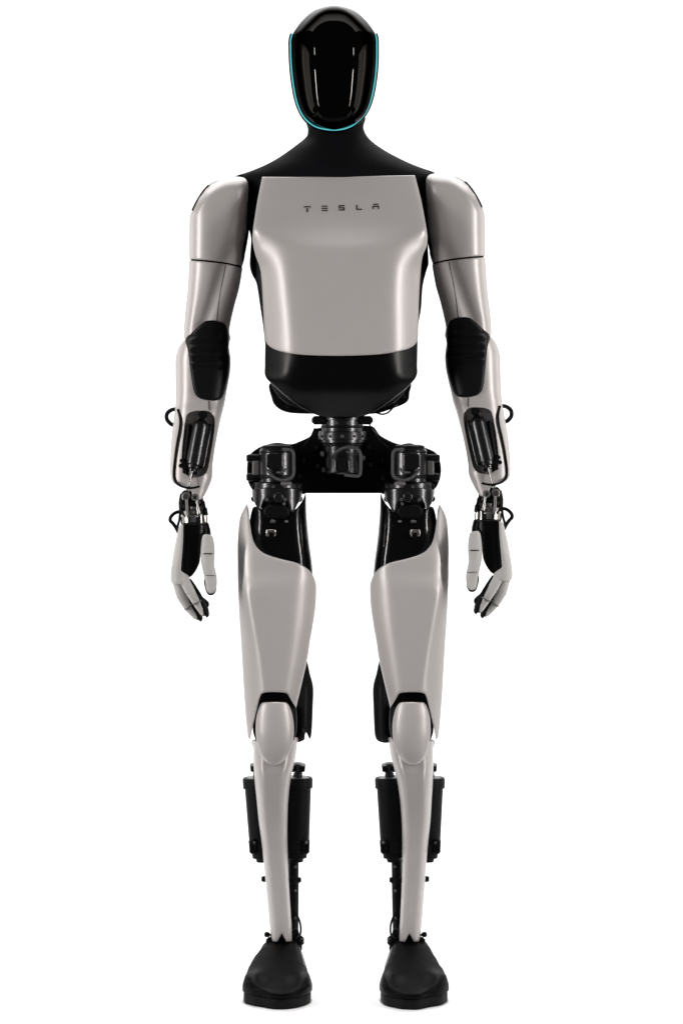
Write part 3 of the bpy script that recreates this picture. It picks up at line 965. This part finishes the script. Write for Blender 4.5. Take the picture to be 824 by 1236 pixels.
    # forearm shell with the actuator bay
    fo = [(223, 410, 1), (216, 419.5), (212.2, 433), (212, 455), (212.2, 478), (211.4, 494), (206.9, 531), (205.6, 560), (206, 575), (209, 582.5), (216, 586.5), (225, 589.5), (231, 593), (233, 602), (240, 604), (245.6, 600), (251.7, 589), (256, 577), (256.6, 562), (260, 538), (267.4, 502),
          (270.6, 490), (273, 476), (277.6, 450), (278.2, 433), (276.5, 420, 1)]
    bay = [(225, 502), (232, 496.8), (243, 495.6), (253, 497), (259, 505), (258.8, 520), (255, 545), (250.8, 566), (247, 573), (238, 576), (226, 573.5), (220, 566), (219.6, 548), (221.5, 525)]

    def ffront(px, py):
        return af(px, py) - .0012 / (1 + np.exp((py - 491) * 2.0))
    fa = solid('forearm_shell', fo, ffront, ab, [WHITE, BAY], robot, fr, hole=bay, hole_depth=.016, rim=1.6, step=3.2, sharp=50)
    tube('seam', [fr.P(x, y, float(ffront(np.array([float(x)]), np.array([float(y)]))[0]) - .0002) for x, y in ((252.2, 484), (252.6, 489), (253, 495))], .5 / S, SEAM, fa, seg=6)

    def z_at(px, py, off):
        return float(af(np.array([float(px)]), np.array([float(py)]))[0]) + off
    # actuator in the bay
    yb = -.043
    a, b = fr.P(244.5, 503, yb), fr.P(232, 570, yb - .012)
    r = 10.2 / S
    act = lathe('wrist_actuator', a, b, [(0, r * .3), (.06, r * .45), (.1, r * .8), (.14, r * .98), (.2, r), (.86, r), (.88, r * .85), (.93, r * .8), (.94, r * .55), (1, r * .5)], DMETAL, robot, seg=32)
    c = fr.P(244.6, 500.5, yb - .006)
    lathe('pivot_cap', c + Vector((0, .01, 0)), c + Vector((0, -.008, 0)), [(0, 5 / S), (.8, 5 / S), (1, 3.8 / S)], CORE, act, seg=20)
    lathe('side_cylinder', fr.P(229, 512, yb - .002), fr.P(223.6, 556, yb - .008), [(0, 2 / S), (.03, 3.4 / S), (.9, 3.4 / S), (1, 2.4 / S)], CORE, act, seg=16)
    lathe('side_cylinder', fr.P(254.5, 512, yb + .004), fr.P(244, 566, yb - .006), [(0, 2 / S), (.03, 3.2 / S), (.9, 3.2 / S), (1, 2.4 / S)], DMETAL, act, seg=16)
    for x, y in ((219.8, 556), (223, 569), (231, 574.5), (236, 571), (218.5, 562)):
        bolt('fitting', fr, x, y, yb - .012, 2.7, DMETAL, act, h=.010)
    block('connector', fr, 219.5, 228, 566, 577, yb - .012, yb + .01, CORE, act, r=1.5)
    lathe('actuator_rod', fr.P(231.6, 569, yb - .022), fr.P(226.2, 593, yb - .034), [(0, 1.7 / S), (.8, 1.5 / S), (.82, 2.6 / S), (1, 2.6 / S)], SMETAL, act, seg=16)
    # wrist linkage
    yw = -.055
    wr = solid('wrist_joint', [(219, 595), (226, 590.5), (234, 594), (243, 596), (246, 605), (247, 618), (219, 620), (217.5, 606)], const(yw + .006), const(yw + .05), CORE, robot, fr, rim=2, step=4)
    for x, y, rr, mm in ((225.2, 599.2, 5.2, SMETAL), (236, 600, 4.6, GREYM)):
        c = fr.P(x, y, yw + .004)
        lathe('pivot_disc', c, c + Vector((0, -.016, 0)), [(0, rr / S), (.85, rr / S), (1, rr * .8 / S), (1, rr * .5 / S), (.8, rr * .48 / S), (.8, .0002)], mm, wr, seg=24)
    block('link_bar', fr, 230, 244, 611, 615.5, yw - .006, yw + .02, SMETAL, wr, r=.8)
    block('link_bar', fr, 226, 246.5, 605, 609, yw - .004, yw + .02, CORE, wr, r=.8)
    lathe('link_rod', fr.P(225.4, 603, yw - .014), fr.P(226, 621, yw - .016), [(0, 1.8 / S), (1, 1.8 / S)], GREYM, wr, seg=12)
    lathe('link_post', fr.P(244.6, 605, yw), fr.P(247.5, 622, yw - .006), [(0, 2.5 / S), (.5, 2.8 / S), (.52, 4 / S), (1, 4 / S)], CORE, wr, seg=14)
    # wrist ring
    ring = lathe('wrist_ring', fr.P(231.8, 616.5, yw + .016), fr.P(232.5, 632, yw + .014), [(0, 12 / S), (.05, 13.2 / S), (.3, 13.2 / S), (.31, 12 / S), (.4, 12 / S), (.41, 14.2 / S), (.95, 14.2 / S), (1, 13.4 / S)], SMETAL, robot, seg=40, sharp=25)
    lathe('thumb_collar', fr.P(245, 619, yw + .002), fr.P(246, 633, yw), [(0, 4.6 / S), (.35, 4.6 / S), (.36, 5.2 / S), (1, 5 / S)], SMETAL, ring, seg=20, sharp=25)
    for x in (228.4, 239.5):
        block('ring_gap', fr, x - 1.1, x + 1.1, 623.6, 631.4, yw - .0075, yw + .01, CORE, ring, r=.5)
    for x, y, rr in ((221, 611, 2.2), (230.5, 620, 2.0), (238, 619.5, 1.8), (241, 606.5, 1.7), (222, 621, 1.6)):
        bolt('screw', fr, x, y, yw - .004, rr, SMETAL, wr, h=.006)
    lathe('link_rod', fr.P(237.5, 604, yw - .016), fr.P(240, 620, yw - .018), [(0, 1.4 / S), (.5, 1.4 / S), (.52, 2.2 / S), (1, 2.2 / S)], SMETAL, wr, seg=12)
    tube('wrist_cable', [fr.P(222, 603, yw - .008), fr.P(219.5, 610, yw - .012), fr.P(220.5, 618, yw - .01), fr.P(224, 624, yw - .006)], 1.0 / S, CABLE, wr, seg=8)
    tube('wrist_cable', [fr.P(243, 604, yw - .004), fr.P(247, 611, yw - .008), fr.P(249, 619, yw - .006)], 1.2 / S, CABLE, wr, seg=8)
    # cables
    cb = []
    for x, y, dpt in ((217, 493.6, -.006), (208, 494.5, .0), (202, 499, .006), (201.6, 506, .006), (206, 511.4, .004), (209.5, 513, .008)):
        cb.append(fr.P(x, y, yc(y).item() - .01 + dpt))
    tube('cable', cb, 2.5 / S, CABLE, robot, seg=10)
    cb = [fr.P(x, y, z_at(max(x, 209), y, -.003)) for x, y in ((214.6, 494), (217.5, 505), (217.2, 516), (214.6, 531), (212.4, 545), (210.6, 560), (209.8, 572), (211, 580))] + \
         [fr.P(216, 585.5, -.068), fr.P(224, 588.5, -.078), fr.P(232, 589, -.08), fr.P(241, 587, -.078)]
    tube('cable', cb, 1.4 / S, CABLE, robot, seg=10)
    cb = [fr.P(x, y, -.045) for x, y in ((219, 596), (217.3, 606), (217.6, 618), (216.5, 628), (214.5, 636), (215.8, 641))]
    tube('cable', cb, 1.6 / S, CABLE, robot, seg=10)
    cb = [fr.P(x, y, -.04) for x, y in ((219, 617.5), (212.5, 618.6), (207, 623), (205.6, 628), (209, 632), (212.6, 637), (215.6, 643))]
    tube('cable', cb, 2.2 / S, CABLE, robot, seg=10)

    # hand, palm towards the thigh: black palm in front, white back plate outside
    hy = -.055
    pal = [(219, 631.5, 1), (249.8, 631.5, 1), (249, 640), (252, 647), (246, 652), (243, 660), (242, 672), (240.8, 680), (235.5, 690.5), (229, 696.6), (221, 693), (216, 690), (215, 670), (218, 645)]
    hand = solid('hand', pal, limb(K(211), K(253), K(hy), K(.042), 2.6), limb(K(211), K(253), K(hy), K(.042), 2.6, 1), BELLY, robot, fr, rim=3, step=3.5, sharp=60)
    bp = [(217, 634, 1), (221.4, 633, 1), (221.2, 650), (220.3, 664), (218.8, 684), (219, 689), (224, 692.5), (228.8, 697), (226, 702), (215, 705.5), (207.6, 704), (205.8, 697), (206.6, 688), (210, 664), (214.4, 643)]
    BL = pchip([(630, 213), (664, 208), (690, 203.5), (710, 204)])
    BR = pchip([(630, 232), (664, 231), (690, 229), (710, 232)])
    solid('back_plate', bp, limb(BL, BR, K(hy), K(.047), 2.6), limb(BL, BR, K(hy), K(.045), 2.6, 1), HANDW, hand, fr, rim=1.5, step=3, sharp=60)
    # thumb
    tm = [(245, 646.2), (251, 645.2), (256.3, 647), (258.6, 656), (259.4, 667), (258.6, 681), (260.5, 690), (262, 699), (261.3, 710), (257.5, 715.6), (252, 715.8), (249, 711), (247.3, 700), (244.6, 688), (242.6, 676), (242.5, 662)]
    TL = pchip([(640, 243), (665, 241), (690, 243.5), (720, 247)])
    TR = pchip([(640, 257.5), (665, 260.5), (682, 259.6), (700, 263), (720, 262.5)])
    ty = -.098
    thumb = solid('thumb', tm, limb(TL, TR, K(ty), K(.013), 2.3), limb(TL, TR, K(ty), K(.011), 2.3, 1), HANDW, hand, fr, rim=2.2, step=2.6, sharp=60)
    solid('thumb_pad', [(246.4, 699), (255, 700), (261, 702), (261.2, 712), (257.6, 718), (251.5, 718), (248, 712)], const(ty - .006), const(ty + .014), RUBBER, hand, fr, rim=2, step=3)
    thz = lambda x, y: float(limb(TL, TR, K(ty), K(.013), 2.3)(np.array([x]), np.array([y]))[0]) - .0003
    tube('thumb_seam', [fr.P(x, 668.3, thz(x, 668.3)) for x in (246.0, 249.5, 253, 256.5)], .75 / S, SEAM, hand, seg=6)
    tube('thumb_seam', [fr.P(x, 694.5 + (x - 250) * .05, thz(x, 694.5)) for x in (248.5, 252, 256, 260)], .45 / S, SEAM, hand, seg=6)
    lathe('thumb_base', fr.P(247, 634, hy - .02), fr.P(250, 650, ty + .004), [(0, 5.5 / S), (.5, 6 / S), (1, 5 / S)], BELLY, hand, seg=20)
    # fingers: (knuckle, middle joint, last joint, tip) in pixels, depth at knuckle and tip, radius
    fingers = [
        ((222.5, 699), (230, 713), (238, 726.5), (246.5, 741), -.092, -.086, 6.4),
        ((215, 702), (219.5, 718), (227.5, 732), (238.6, 746), -.070, -.066, 6.6),
        ((215, 702), (223, 718), (233, 730), (246, 737), -.047, -.044, 6.4),
        ((217, 701), (226, 714), (236, 724), (246.5, 730), -.026, -.024, 5.6),
    ]
    for kn, m1, m2, tip, y0, y1, rr in fingers:
        ps = [fr.P(kn[0], kn[1], y0), fr.P(m1[0], m1[1], y0 - .001), fr.P(m2[0], m2[1], (y0 + y1) / 2), fr.P(tip[0] - .8, tip[1] - 1.2, y1), fr.P(tip[0], tip[1], y1)]
        rs = [rr / S, rr * 1.02 / S, rr * .9 / S, rr * .62 / S, rr * .3 / S]
        tube('finger', ps, rs, HANDW, hand, seg=16, k=6)
        # black gripping pads on the palm side of each finger
        o = Vector((fr.P(1, 700, 0).x - fr.P(0, 700, 0).x, 0, 0)).normalized()
        sx = 1
        pp = [fr.P(kn[0] + 4.6, kn[1] + 1.5, y0), fr.P(m1[0] + 3.8, m1[1] - 2.2, y0), fr.P(m2[0] + 3.6, m2[1] - 2.2, (y0 + y1) / 2), fr.P(tip[0] + 1.9, tip[1] - .8, y1), fr.P(tip[0] + 1.2, tip[1] + 2.2, y1)]
        tube('finger_pad', pp, [4.0 / S, 4.4 / S, 4.6 / S, 4.4 / S, 2.4 / S], RUBBER, hand, seg=14, k=6)
        for (jx, jy), (tx, ty_), w_ in ((m1, m2, 1.03), (m2, tip, .93)):
            a_, b_ = fr.P(jx, jy, y0 - .0005), fr.P(tx, ty_, y1)
            dv = (b_ - a_).normalized() * (.55 / S)
            lathe('finger_joint', a_ - dv, a_ + dv, [(0, rr * w_ / S), (.5, rr * (w_ + .02) / S), (1, rr * w_ / S)], GREYM, hand, seg=20)
        c = fr.P(kn[0], kn[1], y0)
        lathe('knuckle', c + Vector((0, .009, 0)), c + Vector((0, -.009, 0)), [(0, rr * .7 / S), (.15, rr * 1.0 / S), (.85, rr * 1.0 / S), (1, rr * .7 / S)], HANDW, hand, seg=18)


for s in (-1, 1):
    build_arm(s)
